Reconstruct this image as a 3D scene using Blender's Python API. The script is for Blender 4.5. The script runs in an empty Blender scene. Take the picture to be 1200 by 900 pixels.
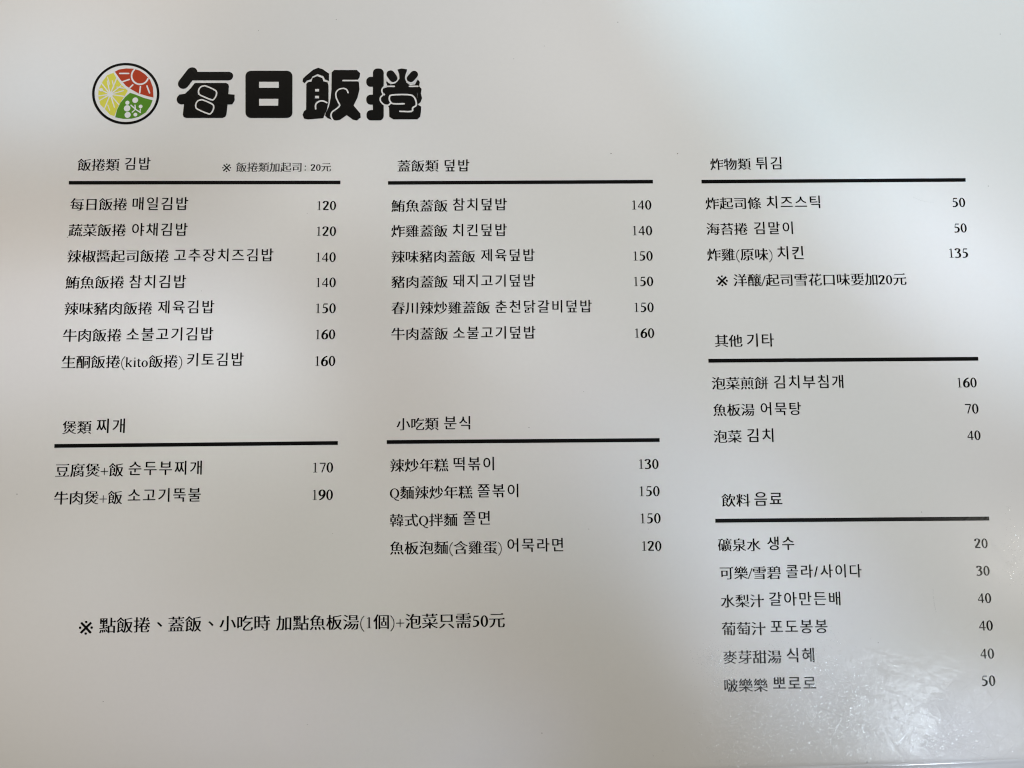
import bpy, math, random
from mathutils import Vector, Matrix

scene = bpy.context.scene
col = scene.collection
R = math.radians

# ------------------------------------------------------------------ camera
cam_data = bpy.data.cameras.new('camera')
cam_data.sensor_width = 36.0
cam_data.lens = 36.0 * 901.0 / 1200.0
cam_data.clip_start = 0.005
cam_data.clip_end = 50.0
cam_data.dof.use_dof = True
cam_data.dof.focus_distance = 0.209
cam_data.dof.aperture_fstop = 22.0
cam = bpy.data.objects.new('camera', cam_data)
col.objects.link(cam)
_r, _u, _b = [[0.9999718, -0.0074637, -0.0007845], [0.0075048, 0.9944939, 0.1045255], [-0.0, -0.1045285, 0.9945219]]
cam.matrix_world = Matrix(((_r[0], _u[0], _b[0], (0.0, -0.02, 0.209)[0]),
                           (_r[1], _u[1], _b[1], (0.0, -0.02, 0.209)[1]),
                           (_r[2], _u[2], _b[2], (0.0, -0.02, 0.209)[2]),
                           (0, 0, 0, 1)))
scene.camera = cam

# ------------------------------------------------------------------ indoor light
world = bpy.data.worlds.new('World')
scene.world = world
world.use_nodes = True
bg = world.node_tree.nodes['Background']
bg.inputs[0].default_value = (0.0, 0.0, 0.0) + (1,)
bg.inputs[1].default_value = 0.0


def area(name, loc, size, power, color, target=(0, 0, 0), spin=0.0):
    d = bpy.data.lights.new(name, 'AREA')
    d.shape = 'RECTANGLE'
    d.size, d.size_y = size
    d.energy = power
    d.color = color
    o = bpy.data.objects.new(name, d)
    o.location = loc
    q = (Vector(target) - Vector(loc)).to_track_quat('-Z', 'Y')
    o.rotation_euler = (q.to_matrix() @ Matrix.Rotation(spin, 3, 'Z')).to_euler()
    col.objects.link(o)
    return o


def spot(name, loc, target, angle, blend, power, color):
    d = bpy.data.lights.new(name, 'SPOT')
    d.spot_size = R(angle)
    d.spot_blend = blend
    d.shadow_soft_size = 0.02
    d.energy = power
    d.color = color
    o = bpy.data.objects.new(name, d)
    o.location = loc
    o.rotation_euler = (Vector(target) - Vector(loc)).to_track_quat('-Z', 'Y').to_euler()
    col.objects.link(o)


# added spots laying soft pools on the sheet, added panels mirrored as film sheen
SPOTS = [
    ((-0.42, 0.767, 0.77), (0.184, 0.163, 0.0), 15.11, 0.12, 40.6007, (0.499, 0.784, 1.0)),
    ((0.733, -0.087, 0.813), (-0.08, -0.087, 0.0), 3.76, 1.0, 3.8459, (0.342, 0.431, 1.0)),
    ((0.91, 0.225, 0.431), (-0.12, -0.051, 0.0), 1.01, 1.0, 5.9263, (1.0, 0.167, 0.0)),
    ((0.681, 0.052, 0.881), (-0.059, 0.052, 0.0), 2.59, 1.0, 18.4978, (0.916, 0.927, 1.0)),
    ((0.651, -0.011, 0.881), (-0.088, -0.011, 0.0), 2.98, 1.0, 16.8953, (0.879, 0.937, 1.0)),
    ((-0.612, -0.095, 0.881), (0.127, -0.095, 0.0), 1.53, 1.0, 70.2126, (0.59, 0.696, 1.0)),
    ((0.593, 0.114, 0.881), (-0.146, 0.114, 0.0), 3.95, 1.0, 9.5361, (0.626, 0.813, 1.0)),
    ((0.129, 0.725, 0.813), (0.129, -0.088, 0.0), 2.86, 1.0, 4.3231, (0.826, 1.0, 0.745)),
    ((0.7, -0.034, 0.881), (-0.039, -0.034, 0.0), 3.61, 1.0, 12.9357, (0.804, 0.908, 1.0)),
    ((0.73, -0.098, 0.881), (-0.01, -0.098, 0.0), 2.42, 1.0, 10.7686, (0.432, 0.56, 1.0)),
    ((-0.605, 0.581, 0.739), (0.018, -0.042, 0.0), 2.69, 1.0, 11.9404, (0.489, 0.771, 1.0)),
    ((-0.423, 0.77, 0.739), (0.143, 0.096, 0.0), 7.95, 1.0, 9.4447, (1.0, 0.507, 0.292)),
    ((-0.494, 0.652, 0.739), (0.129, 0.029, 0.0), 3.51, 1.0, 17.0968, (0.998, 0.857, 1.0)),
    ((-0.01, -0.684, 0.813), (-0.151, 0.117, 0.0), 8.14, 1.0, 11.4446, (1.0, 0.798, 0.76)),
    ((0.878, 0.112, 0.708), (-0.028, 0.112, 0.0), 7.98, 1.0, 28.6937, (0.738, 0.825, 1.0)),
    ((0.73, 0.167, 0.739), (-0.137, 0.015, 0.0), 3.95, 1.0, 31.9621, (0.823, 0.858, 1.0)),
    ((0.752, -0.285, 0.739), (-0.075, 0.016, 0.0), 2.79, 1.0, 38.1752, (0.784, 0.851, 1.0)),
    ((0.435, -0.738, 0.739), (-0.006, 0.025, 0.0), 3.46, 1.0, 29.8061, (0.774, 0.867, 1.0)),
    ((0.702, -0.36, 0.739), (-0.126, -0.058, 0.0), 5.8, 1.0, 15.0575, (0.965, 0.931, 1.0)),
    ((-0.619, 0.709, 0.522), (0.067, -0.053, 0.0), 2.67, 1.0, 53.9006, (0.619, 0.771, 1.0)),
    ((0.135, 0.836, 0.739), (0.135, -0.045, 0.0), 2.5, 1.0, 3.1504, (0.922, 0.592, 1.0)),
    ((-0.754, 0.417, 0.739), (0.009, -0.024, 0.0), 5.87, 1.0, 3.3398, (1.0, 0.625, 0.765)),
    ((-0.852, -0.085, 0.66), (0.09, -0.085, 0.0), 3.27, 1.0, 8.7099, (0.252, 0.464, 1.0)),
    ((0.342, -0.75, 0.739), (0.041, 0.078, 0.0), 6.2, 1.0, 4.388, (1.0, 0.892, 0.787)),
    ((0.744, 0.083, 0.739), (-0.137, 0.083, 0.0), 2.93, 1.0, 20.3376, (0.384, 0.683, 1.0)),
    ((-0.574, 0.667, 0.66), (0.092, 0.001, 0.0), 6.93, 1.0, 30.7986, (0.712, 0.837, 1.0)),
    ((-0.106, 0.837, 0.739), (0.047, -0.031, 0.0), 1.58, 1.0, 1.2185, (0.0, 1.0, 0.0)),
    ((0.775, -0.085, 0.813), (-0.038, -0.085, 0.0), 3.98, 1.0, 11.4608, (0.899, 0.931, 1.0)),
    ((0.768, -0.047, 0.739), (-0.113, -0.047, 0.0), 2.47, 1.0, 8.094, (0.544, 0.772, 1.0)),
]
PANELS = [
    ((0.741, -0.531, 1.3), (0.173, 0.073), 1.35, (0.815, 0.926, 1.0)),
    ((0.499, -0.439, 1.3), (0.252, 0.185), 0.11, (0.818, 0.909, 1.0)),
    ((0.36, -0.433, 1.3), (0.032, 0.069), 0.22, (0.909, 0.955, 1.0)),
    ((1.025, -0.194, 1.3), (0.054, 0.146), 0.6, (1.0, 0.967, 0.867)),
]
CEILING = (76.4161, (1.0, 0.901, 0.732))
for loc, target, angle, blend, power, color in SPOTS:
    spot('pool_spot', loc, target, angle, blend, power, color)  # added, not room fixtures: each lays one fitted patch of light
for loc, size, power, color in PANELS:
    area('glare_panel', loc, size, power, color)  # small added panels, placed where the film mirrors them as glare
area('ceiling_light', (-0.9, 2.6, 1.9), (1.4, 0.5), CEILING[0], CEILING[1])


vs = scene.view_settings
vs.view_transform = 'Standard'
vs.look = 'None'
vs.exposure = 0.0
vs.gamma = 1.0
vs.use_curve_mapping = False
scene.cycles.use_denoising = True
scene.cycles.max_bounces = 6
scene.cycles.filter_width = 1.15

# ------------------------------------------------------------------ sheet shape
def h(x, y):
    """Height in millimetres of the slightly warped sheet above the table."""
    s = math.sin
    v = 0.9 * s(x / 58 + y / 90 + 0.6) + 0.55 * s(y / 41 - x / 120 + 1.1) + 0.30 * s(x / 27 + 0.4 + 0.6 * s(y / 36)) * s(y / 33 + 0.3)
    v += 0.8 * math.exp(-((x + 90) ** 2 + (y - 70) ** 2) / 1800.0)
    return v + 2.2


def hn(x, y):
    e = 0.4
    n = Vector(((h(x - e, y) - h(x + e, y)) / (2 * e), (h(x, y - e) - h(x, y + e)) / (2 * e), 1.0))
    return n.normalized()

# ------------------------------------------------------------------ materials
def new_mat(name):
    m = bpy.data.materials.new(name)
    m.use_nodes = True
    nt = m.node_tree
    return m, nt, nt.nodes['Principled BSDF']


def film_finish(nt, p):
    """Glossy laminate over whatever is printed below: faint orange peel, wear and scratches."""
    N, L = nt.nodes, nt.links
    tc = N.new('ShaderNodeTexCoord')

    def noise(scale, detail=2.0, rough=0.5, vec=None, dist=0.0):
        n = N.new('ShaderNodeTexNoise')
        n.inputs['Scale'].default_value = scale
        n.inputs['Detail'].default_value = detail
        n.inputs['Roughness'].default_value = rough
        n.inputs['Distortion'].default_value = dist
        L.new(vec or tc.outputs['Object'], n.inputs['Vector'])
        return n.outputs['Fac']

    def ramp(src, a, b, lo=0.0, hi=1.0):
        n = N.new('ShaderNodeMapRange')
        n.interpolation_type = 'SMOOTHSTEP'
        n.inputs[1].default_value = a
        n.inputs[2].default_value = b
        n.inputs[3].default_value = lo
        n.inputs[4].default_value = hi
        L.new(src, n.inputs[0])
        return n.outputs[0]

    def math_(op, a, b=None):
        n = N.new('ShaderNodeMath')
        n.operation = op
        for i, v in enumerate((a, b)):
            if v is None:
                continue
            if isinstance(v, (int, float)):
                n.inputs[i].default_value = v
            else:
                L.new(v, n.inputs[i])
        return n.outputs[0]

    def mapped(rot, scl):
        a = N.new('ShaderNodeMapping')
        a.inputs['Rotation'].default_value = (0, 0, rot)
        L.new(tc.outputs['Object'], a.inputs['Vector'])
        n = N.new('ShaderNodeMapping')
        n.inputs['Scale'].default_value = scl
        L.new(a.outputs[0], n.inputs['Vector'])
        return n.outputs[0]

    # wear is strongest towards the handled lower right corner of the sheet
    sep = N.new('ShaderNodeSeparateXYZ')
    L.new(tc.outputs['Object'], sep.inputs[0])
    wx = ramp(sep.outputs[0], 0.035, 0.075)
    wy = ramp(sep.outputs[1], -0.035, -0.085)
    wear = math_('MULTIPLY', wx, wy)
    blot = ramp(noise(46.0, 4.0, 0.6), 0.42, 0.60)
    wear = math_('MULTIPLY', wear, math_('ADD', math_('MULTIPLY', blot, 0.8), 0.2))

    swell = noise(9.0, 1.0, 0.4)
    peel = noise(560.0, 3.0, 0.6)
    scr = None
    for rot, k in ((-0.6, 1.0), (-1.25, 0.9), (0.9, 0.6)):
        v = noise(900.0, 1.0, 0.5, mapped(rot, (1.0, 0.10, 1.0)), 0.3)
        v = math_('MULTIPLY', ramp(v, 0.64, 0.72), k)
        scr = v if scr is None else math_('MAXIMUM', scr, v)

    b1 = N.new('ShaderNodeBump')
    b1.inputs['Distance'].default_value = SWELL
    b1.inputs['Strength'].default_value = 1.0
    L.new(swell, b1.inputs['Height'])
    b2 = N.new('ShaderNodeBump')
    b2.inputs['Distance'].default_value = PEEL
    L.new(math_('ADD', math_('MULTIPLY', wear, 0.97), 0.03), b2.inputs['Strength'])
    L.new(peel, b2.inputs['Height'])
    L.new(b1.outputs[0], b2.inputs['Normal'])
    b3 = N.new('ShaderNodeBump')
    b3.inputs['Distance'].default_value = SCR
    L.new(math_('ADD', math_('MULTIPLY', wear, 0.95), 0.05), b3.inputs['Strength'])
    L.new(scr, b3.inputs['Height'])
    L.new(b2.outputs[0], b3.inputs['Normal'])
    L.new(b3.outputs[0], p.inputs['Coat Normal'])
    rg = math_('SUBTRACT', ROUGH, math_('MULTIPLY', wear, ROUGH - 0.05))
    L.new(rg, p.inputs['Coat Roughness'])
    p.inputs['Coat Weight'].default_value = 1.0
    p.inputs['Coat IOR'].default_value = 1.45
    p.inputs['Roughness'].default_value = 0.9
    p.inputs['Specular IOR Level'].default_value = 0.0


SWELL, PEEL, SCR, ROUGH = 0.0012, 0.00026, 0.00022, 0.21


def print_mat(name, color, fibre=0.0):
    m, nt, p = new_mat(name)
    if fibre:
        N, L = nt.nodes, nt.links
        tc = N.new('ShaderNodeTexCoord')
        n = N.new('ShaderNodeTexNoise')
        n.inputs['Scale'].default_value = 900
        n.inputs['Detail'].default_value = 3
        L.new(tc.outputs['Object'], n.inputs['Vector'])
        n2 = N.new('ShaderNodeTexNoise')
        n2.inputs['Scale'].default_value = 14
        n2.inputs['Detail'].default_value = 3
        L.new(tc.outputs['Object'], n2.inputs['Vector'])
        mx = N.new('ShaderNodeMix')
        mx.data_type = 'RGBA'
        mx.inputs[6].default_value = tuple(c * (1 - fibre) for c in color) + (1,)
        mx.inputs[7].default_value = tuple(min(1, c * (1 + fibre)) for c in color) + (1,)
        ad = N.new('ShaderNodeMath')
        ad.operation = 'ADD'
        hf = N.new('ShaderNodeMath')
        hf.operation = 'MULTIPLY'
        hf.inputs[1].default_value = 0.5
        L.new(n.outputs['Fac'], ad.inputs[0])
        L.new(n2.outputs['Fac'], ad.inputs[1])
        L.new(ad.outputs[0], hf.inputs[0])
        L.new(hf.outputs[0], mx.inputs[0])
        L.new(mx.outputs[2], p.inputs['Base Color'])
    else:
        p.inputs['Base Color'].default_value = tuple(color) + (1,)
    film_finish(nt, p)
    return m


M = {
    'paper': print_mat('laminated_white_paper', (0.80, 0.80, 0.785), 0.035),
    'ink': print_mat('black_print', (0.006, 0.006, 0.006)),
    'softink': print_mat('thin_black_print', (0.035, 0.035, 0.035)),
    'speck': print_mat('grey_dust', (0.16, 0.15, 0.14)),
    'red': print_mat('red_print', (0.46, 0.055, 0.022)),
    'yellow': print_mat('yellow_print', (0.72, 0.68, 0.09)),
    'green': print_mat('green_print', (0.10, 0.27, 0.025)),
}

# clear sealed rim of the pouch: two films fused together
mrim, nt, p = new_mat('clear_laminate_rim')
p.inputs['Base Color'].default_value = (0.80, 0.82, 0.83, 1)
p.inputs['Alpha'].default_value = 0.92
p.inputs['Roughness'].default_value = 0.07
p.inputs['IOR'].default_value = 1.8

mtable, nt, p = new_mat('pale_table_laminate')
tc = nt.nodes.new('ShaderNodeTexCoord')
n = nt.nodes.new('ShaderNodeTexNoise')
n.inputs['Scale'].default_value = 60
n.inputs['Detail'].default_value = 6
nt.links.new(tc.outputs['Object'], n.inputs['Vector'])
cr = nt.nodes.new('ShaderNodeValToRGB')
cr.color_ramp.elements[0].color = (0.62, 0.62, 0.61, 1)
cr.color_ramp.elements[1].color = (0.74, 0.74, 0.73, 1)
nt.links.new(n.outputs['Fac'], cr.inputs[0])
nt.links.new(cr.outputs[0], p.inputs['Base Color'])
p.inputs['Roughness'].default_value = 0.35

# ------------------------------------------------------------------ object helpers
def link(name, me, mat, parent=None):
    o = bpy.data.objects.new(name, me)
    if mat is not None:
        for m in (mat if isinstance(mat, (list, tuple)) else [mat]):
            me.materials.append(m)
    col.objects.link(o)
    o.parent = parent
    return o


def sheet_mesh(name, verts2, faces, lift, mats=None, matidx=None):
    """verts2: (x, y[, extra]) in millimetres on the sheet -> mesh lying on the warped film."""
    me = bpy.data.meshes.new(name)
    vs_, ns_ = [], []
    for v in verts2:
        x, y = v[0], v[1]
        z = h(x, y) + lift + (v[2] if len(v) > 2 else 0.0)
        vs_.append((x / 1000, y / 1000, z / 1000))
        ns_.append(hn(x, y))
    me.from_pydata(vs_, [], faces)
    for f in me.polygons:
        f.use_smooth = True
        if f.normal.z < 0:
            f.flip()
    me.update()
    if matidx:
        for f, k in zip(me.polygons, matidx):
            f.material_index = k
    me.normals_split_custom_set_from_vertices(ns_)
    return me

# ------------------------------------------------------------------ the table
tb = bpy.data.meshes.new('tabletop')
T = 0.6
tb.from_pydata([(-T, -T, 0), (T, -T, 0), (T, T, 0), (-T, T, 0), (-T, -T, -.025), (T, -T, -.025), (T, T, -.025), (-T, T, -.025)], [],
               [(0, 1, 2, 3), (7, 6, 5, 4), (0, 4, 5, 1), (1, 5, 6, 2), (2, 6, 7, 3), (3, 7, 4, 0)])
table = link('tabletop', tb, mtable)
table['kind'] = 'structure'

# ------------------------------------------------------------------ the menu
menu = bpy.data.objects.new('laminated_menu', None)
menu.empty_display_size = 0.05
col.objects.link(menu)
menu['label'] = 'glossy laminated white menu sheet printed with black dish names and prices, lying on the table'
menu['category'] = 'menu'

ANG = R(1.642)
ux, uy = math.cos(ANG), math.sin(ANG)
OX, OY = (4.04, -99.62)       # a point on the bottom edge of the paper
HW, HH, RIM = 157.0, 224.0, 6.0


def outl(a, b):
    """a along the bottom edge, b upwards, in millimetres."""
    return (OX + a * ux - b * uy, OY + a * uy + b * ux)


# paper with the film drawn down over its edge
NX, NY = 150, 108
A = [-HW + 2 * HW * i / NX for i in range(NX + 1)]
B = [0.0, 0.12, 0.3, 0.6, 1.0] + [1.0 + (HH - 2.0) * j / NY for j in range(1, NY + 1)] + [HH - 0.5, HH]
verts, faces = [], []
for b in B:
    for a in A:
        x, y = outl(a, b)
        d = min(b, HH - b, HW - abs(a))
        drop = 0.0 if d > 1.0 else -0.07 * (1 - d) ** 2
        verts.append((x, y, drop))
nA = len(A)
for j in range(len(B) - 1):
    for i in range(nA - 1):
        q = j * nA + i
        faces.append((q, q + 1, q + nA + 1, q + nA))
me = sheet_mesh('paper_sheet', verts, faces, 0.0)
# let the drawn-down edge take its real slope instead of the sheet's normal
bev = bpy.data.meshes.new('paper_sheet')
bev.from_pydata([tuple(v.co) for v in me.vertices], [], faces)
for f in bev.polygons:
    f.use_smooth = True
link('paper_sheet', bev, M['paper'], menu)

# underside + rim as a thin closed slab around the paper
rv, rf = [], []
NR = 120


def loop(off, dz, dn=0.0):
    pts = []
    c = [(-HW - off, -off), (HW + off, -off), (HW + off, HH + off), (-HW - off, HH + off)]
    for k in range(4):
        p0, p1 = c[k], c[(k + 1) % 4]
        for t in range(NR):
            a = p0[0] + (p1[0] - p0[0]) * t / NR
            b = p0[1] + (p1[1] - p0[1]) * t / NR
            x, y = outl(a, b)
            wob = 0.03 * math.sin(a / 9.0 + b / 7.0) + 0.012 * math.sin(a / 3.7) if off > 1 else 0
            pts.append((x / 1000, y / 1000, (max(0.15, h(x, y) + dz + wob)) / 1000))
    return pts


loops = [loop(-0.02, -0.068), loop(0.2, -0.04), loop(0.5, -0.02), loop(0.8, -0.05), loop(1.2, -0.11), loop(1.6, -0.06), loop(2.0, -0.10), loop(3.4, -0.12), loop(RIM, -0.20), loop(RIM, -0.55), loop(-0.02, -0.55)]
for L_ in loops:
    rv += L_
n4 = NR * 4
for k in range(len(loops) - 1):
    for t in range(n4):
        t2 = (t + 1) % n4
        rf.append((k * n4 + t, (k + 1) * n4 + t, (k + 1) * n4 + t2, k * n4 + t2))
rme = bpy.data.meshes.new('laminate_rim')
rme.from_pydata(rv, [], rf)
for f in rme.polygons:
    f.use_smooth = True
link('laminate_rim', rme, mrim, menu)

# ------------------------------------------------------------------ layout in millimetres
RULES = [
    [(-123.11, 59.11), (-113.53, 58.97), (-103.98, 58.84), (-94.45, 58.72), (-84.96, 58.61), (-75.5, 58.52), (-66.05, 58.43), (-56.6, 58.35), (-47.15, 58.25)],
    [(-33.93, 57.92), (-24.74, 57.83), (-15.55, 57.73), (-6.39, 57.65), (2.76, 57.57), (11.9, 57.51), (21.04, 57.48), (30.19, 57.46), (39.34, 57.46)],
    [(52.77, 57.43), (61.95, 57.48), (71.14, 57.54), (80.35, 57.6), (89.57, 57.65), (98.8, 57.7), (108.03, 57.75), (117.26, 57.78), (126.48, 57.8)],
    [(52.95, 7.48), (62.06, 7.49), (71.19, 7.51), (80.34, 7.53), (89.52, 7.55), (98.7, 7.57), (107.91, 7.59), (117.13, 7.62), (126.36, 7.64)],
    [(53.55, -35.12), (62.6, -35.11), (71.65, -35.1), (80.7, -35.1), (89.76, -35.09), (98.82, -35.08), (107.9, -35.08), (117.0, -35.08), (126.13, -35.08)],
    [(-123.14, -14.04), (-113.61, -14.01), (-104.07, -13.98), (-94.52, -13.96), (-84.96, -13.93), (-75.41, -13.9), (-65.87, -13.88), (-56.33, -13.85), (-46.8, -13.83)],
    [(-33.67, -13.68), (-24.52, -13.68), (-15.38, -13.69), (-6.25, -13.69), (2.87, -13.69), (11.99, -13.69), (21.1, -13.7), (30.2, -13.7), (39.31, -13.7)],
]
RUNS = [
    ('headc', '飯捲類', -120.93, 64.22, -109.05, 64.05),
    ('headk', '김밥', -107.62, 64.37, -100.33, 64.27),
    ('note', '※', -80.2, 62.96, -77.7, 62.94),
    ('note', '飯捲類加起司', -76.34, 62.9, -58.07, 62.75),
    ('note', ':', -57.21, 62.53, -56.61, 62.52),
    ('note', '20元', -55.57, 62.7, -49.86, 62.65),
    ('c', '每日飯捲', -122.34, 52.84, -106.39, 52.67),
    ('k', '매일김밥', -104.9, 52.83, -89.38, 52.66),
    ('p', '120', -53.45, 51.69, -48.26, 51.64),
    ('c', '蔬菜飯捲', -122.44, 45.46, -106.44, 45.32),
    ('k', '야채김밥', -104.74, 45.47, -89.29, 45.33),
    ('p', '120', -53.46, 44.43, -48.15, 44.38),
    ('c', '辣椒醬起司飯捲', -122.4, 38.1, -94.22, 37.91),
    ('k', '고추장치즈김밥', -92.81, 38.09, -65.36, 37.88),
    ('p', '140', -53.48, 37.12, -48.11, 37.08),
    ('c', '鮪魚飯捲', -122.49, 30.72, -106.31, 30.65),
    ('k', '참치김밥', -104.9, 30.77, -89.23, 30.69),
    ('p', '140', -53.35, 30.05, -48.0, 30.02),
    ('c', '辣味豬肉飯捲', -122.38, 23.39, -98.25, 23.32),
    ('k', '제육김밥', -96.72, 23.62, -81.26, 23.56),
    ('p', '150', -53.3, 22.86, -47.9, 22.84),
    ('c', '牛肉飯捲', -122.39, 15.95, -106.36, 15.94),
    ('k', '소불고기김밥', -104.96, 16.13, -81.3, 16.1),
    ('p', '160', -53.24, 15.65, -47.93, 15.63),
    ('c', '生酮飯捲(kito飯捲)', -122.34, 8.62, -89.5, 8.62),
    ('k', '키토김밥', -88.19, 9.04, -72.78, 9.04),
    ('p', '160', -53.24, 8.35, -47.81, 8.34),
    ('headc', '蓋飯類', -31.34, 62.71, -19.88, 62.6),
    ('headk', '덮밥', -18.24, 62.67, -11.35, 62.6),
    ('c', '鮪魚蓋飯', -32.95, 51.28, -17.37, 51.13),
    ('k', '참치덮밥', -15.95, 51.47, -1.06, 51.33),
    ('p', '140', 33.44, 50.81, 38.73, 50.82),
    ('c', '炸雞蓋飯', -32.89, 44.17, -17.36, 44.02),
    ('k', '치킨덮밥', -15.95, 44.21, -1.11, 44.08),
    ('p', '140', 33.4, 43.56, 38.74, 43.57),
    ('c', '辣味豬肉蓋飯', -32.83, 36.94, -9.77, 36.75),
    ('k', '제육덮밥', -8.23, 37.05, 6.47, 36.95),
    ('p', '150', 33.43, 36.45, 38.68, 36.45),
    ('c', '豬肉蓋飯', -32.77, 29.91, -17.27, 29.79),
    ('k', '돼지고기덮밥', -15.88, 30.02, 6.46, 29.88),
    ('p', '150', 33.4, 29.34, 38.63, 29.35),
    ('c', '春川辣炒雞蓋飯', -32.71, 22.7, -5.78, 22.54),
    ('k', '춘천닭갈비덮밥', -4.39, 22.71, 21.79, 22.61),
    ('p', '150', 33.37, 22.2, 38.58, 22.2),
    ('c', '牛肉蓋飯', -32.66, 15.54, -17.2, 15.47),
    ('k', '소불고기덮밥', -15.88, 15.67, 6.45, 15.59),
    ('p', '160', 33.35, 15.12, 38.54, 15.12),
    ('headc', '炸物類', 55.38, 62.4, 66.72, 62.47),
    ('headk', '튀김', 68.09, 62.7, 75.24, 62.75),
    ('c', '炸起司條', 53.68, 51.15, 69.07, 51.23),
    ('k', '치즈스틱', 70.58, 51.49, 85.46, 51.58),
    ('p', '50', 122.31, 51.34, 125.87, 51.35),
    ('c', '海苔捲', 53.63, 43.89, 65.0, 43.95),
    ('k', '김말이', 66.78, 44.16, 77.55, 44.22),
    ('p', '50', 122.3, 44.05, 125.78, 44.06),
    ('c', '炸雞(原味)', 53.58, 36.67, 71.54, 36.75),
    ('k', '치킨', 72.9, 37.16, 80.11, 37.2),
    ('p', '135', 120.46, 36.96, 125.63, 36.97),
    ('c', '※', 55.85, 29.61, 59.0, 29.63),
    ('c', '洋釀/起司雪花口味要加20元', 60.54, 29.53, 108.1, 29.74),
    ('headc', '其他', 54.85, 12.87, 62.35, 12.88),
    ('headk', '기타', 63.53, 13.03, 70.91, 13.05),
    ('c', '泡菜煎餅', 53.65, 1.32, 68.9, 1.33),
    ('k', '김치부침개', 70.43, 1.61, 89.2, 1.64),
    ('p', '160', 120.22, 1.16, 125.46, 1.17),
    ('c', '魚板湯', 53.78, -5.83, 64.91, -5.82),
    ('k', '어묵탕', 66.57, -5.57, 77.44, -5.56),
    ('p', '70', 121.81, -5.91, 125.43, -5.9),
    ('c', '泡菜', 53.71, -12.93, 61.23, -12.93),
    ('k', '김치', 62.68, -12.65, 69.74, -12.65),
    ('p', '40', 121.84, -13.06, 125.45, -13.05),
    ('headc', '飲料', 55.31, -29.83, 63.0, -29.83),
    ('headk', '음료', 64.05, -29.49, 71.47, -29.49),
    ('c', '礦泉水', 54.04, -41.5, 65.33, -41.48),
    ('k', '생수', 67.05, -41.15, 74.18, -41.14),
    ('p', '20', 121.64, -41.53, 125.22, -41.53),
    ('c', '可樂/雪碧', 54.32, -48.78, 70.32, -48.76),
    ('k', '콜라/사이다', 71.76, -48.42, 91.55, -48.39),
    ('p', '30', 121.62, -48.62, 125.21, -48.62),
    ('c', '水梨汁', 54.37, -56.01, 65.67, -55.99),
    ('k', '갈아만든배', 67.02, -55.52, 85.64, -55.48),
    ('p', '40', 121.54, -55.65, 125.11, -55.65),
    ('c', '葡萄汁', 54.39, -63.12, 65.82, -63.09),
    ('k', '포도봉봉', 67.09, -62.61, 81.95, -62.56),
    ('p', '40', 121.37, -62.63, 125.01, -62.63),
    ('c', '麥芽甜湯', 54.49, -70.34, 69.64, -70.29),
    ('k', '식혜', 70.99, -69.88, 78.17, -69.85),
    ('p', '40', 121.19, -69.73, 124.81, -69.73),
    ('c', '啵樂樂', 54.58, -77.48, 65.84, -77.43),
    ('k', '뽀로로', 67.2, -76.96, 78.26, -76.91),
    ('p', '50', 121.11, -76.52, 124.63, -76.52),
    ('headc', '煲類', -121.21, -9.14, -113.33, -9.13),
    ('headk', '찌개', -112.04, -8.77, -104.36, -8.76),
    ('c', '豆腐煲+飯', -122.51, -20.63, -104.24, -20.59),
    ('k', '순두부찌개', -102.88, -20.2, -83.2, -20.14),
    ('p', '170', -53.29, -20.35, -47.94, -20.34),
    ('c', '牛肉煲+飯', -122.5, -27.95, -104.25, -27.9),
    ('k', '소고기뚝불', -102.81, -27.38, -83.26, -27.32),
    ('p', '190', -53.31, -27.59, -47.9, -27.57),
    ('headc', '小吃類', -31.09, -8.95, -19.74, -8.95),
    ('headk', '분식', -18.3, -8.69, -11.29, -8.7),
    ('c', '辣炒年糕', -32.73, -19.96, -17.13, -19.95),
    ('k', '떡볶이', -15.76, -19.65, -4.96, -19.65),
    ('p', '130', 33.71, -20.07, 38.89, -20.07),
    ('c', 'Q麵辣炒年糕', -32.74, -27.17, -10.72, -27.14),
    ('k', '쫄볶이', -9.36, -26.81, 1.47, -26.81),
    ('p', '150', 33.7, -27.24, 39.01, -27.24),
    ('c', '韓式Q拌麵', -32.69, -34.43, -14.75, -34.4),
    ('k', '쫄면', -13.26, -33.97, -6.13, -33.97),
    ('p', '150', 33.83, -34.37, 39.12, -34.37),
    ('c', '魚板泡麵(含雞蛋)', -32.64, -41.7, -3.05, -41.65),
    ('k', '어묵라면', -1.56, -41.11, 13.19, -41.11),
    ('p', '120', 34.08, -41.6, 39.15, -41.6),
    ('c', '※', -114.32, -61.51, -110.63, -61.51),
    ('c', '點飯捲、蓋飯、小吃時', -109.01, -61.25, -64.0, -60.84),
    ('c', '加點魚板湯(1個)+泡菜只需50元', -62.45, -60.91, -2.34, -60.49),
]
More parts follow.
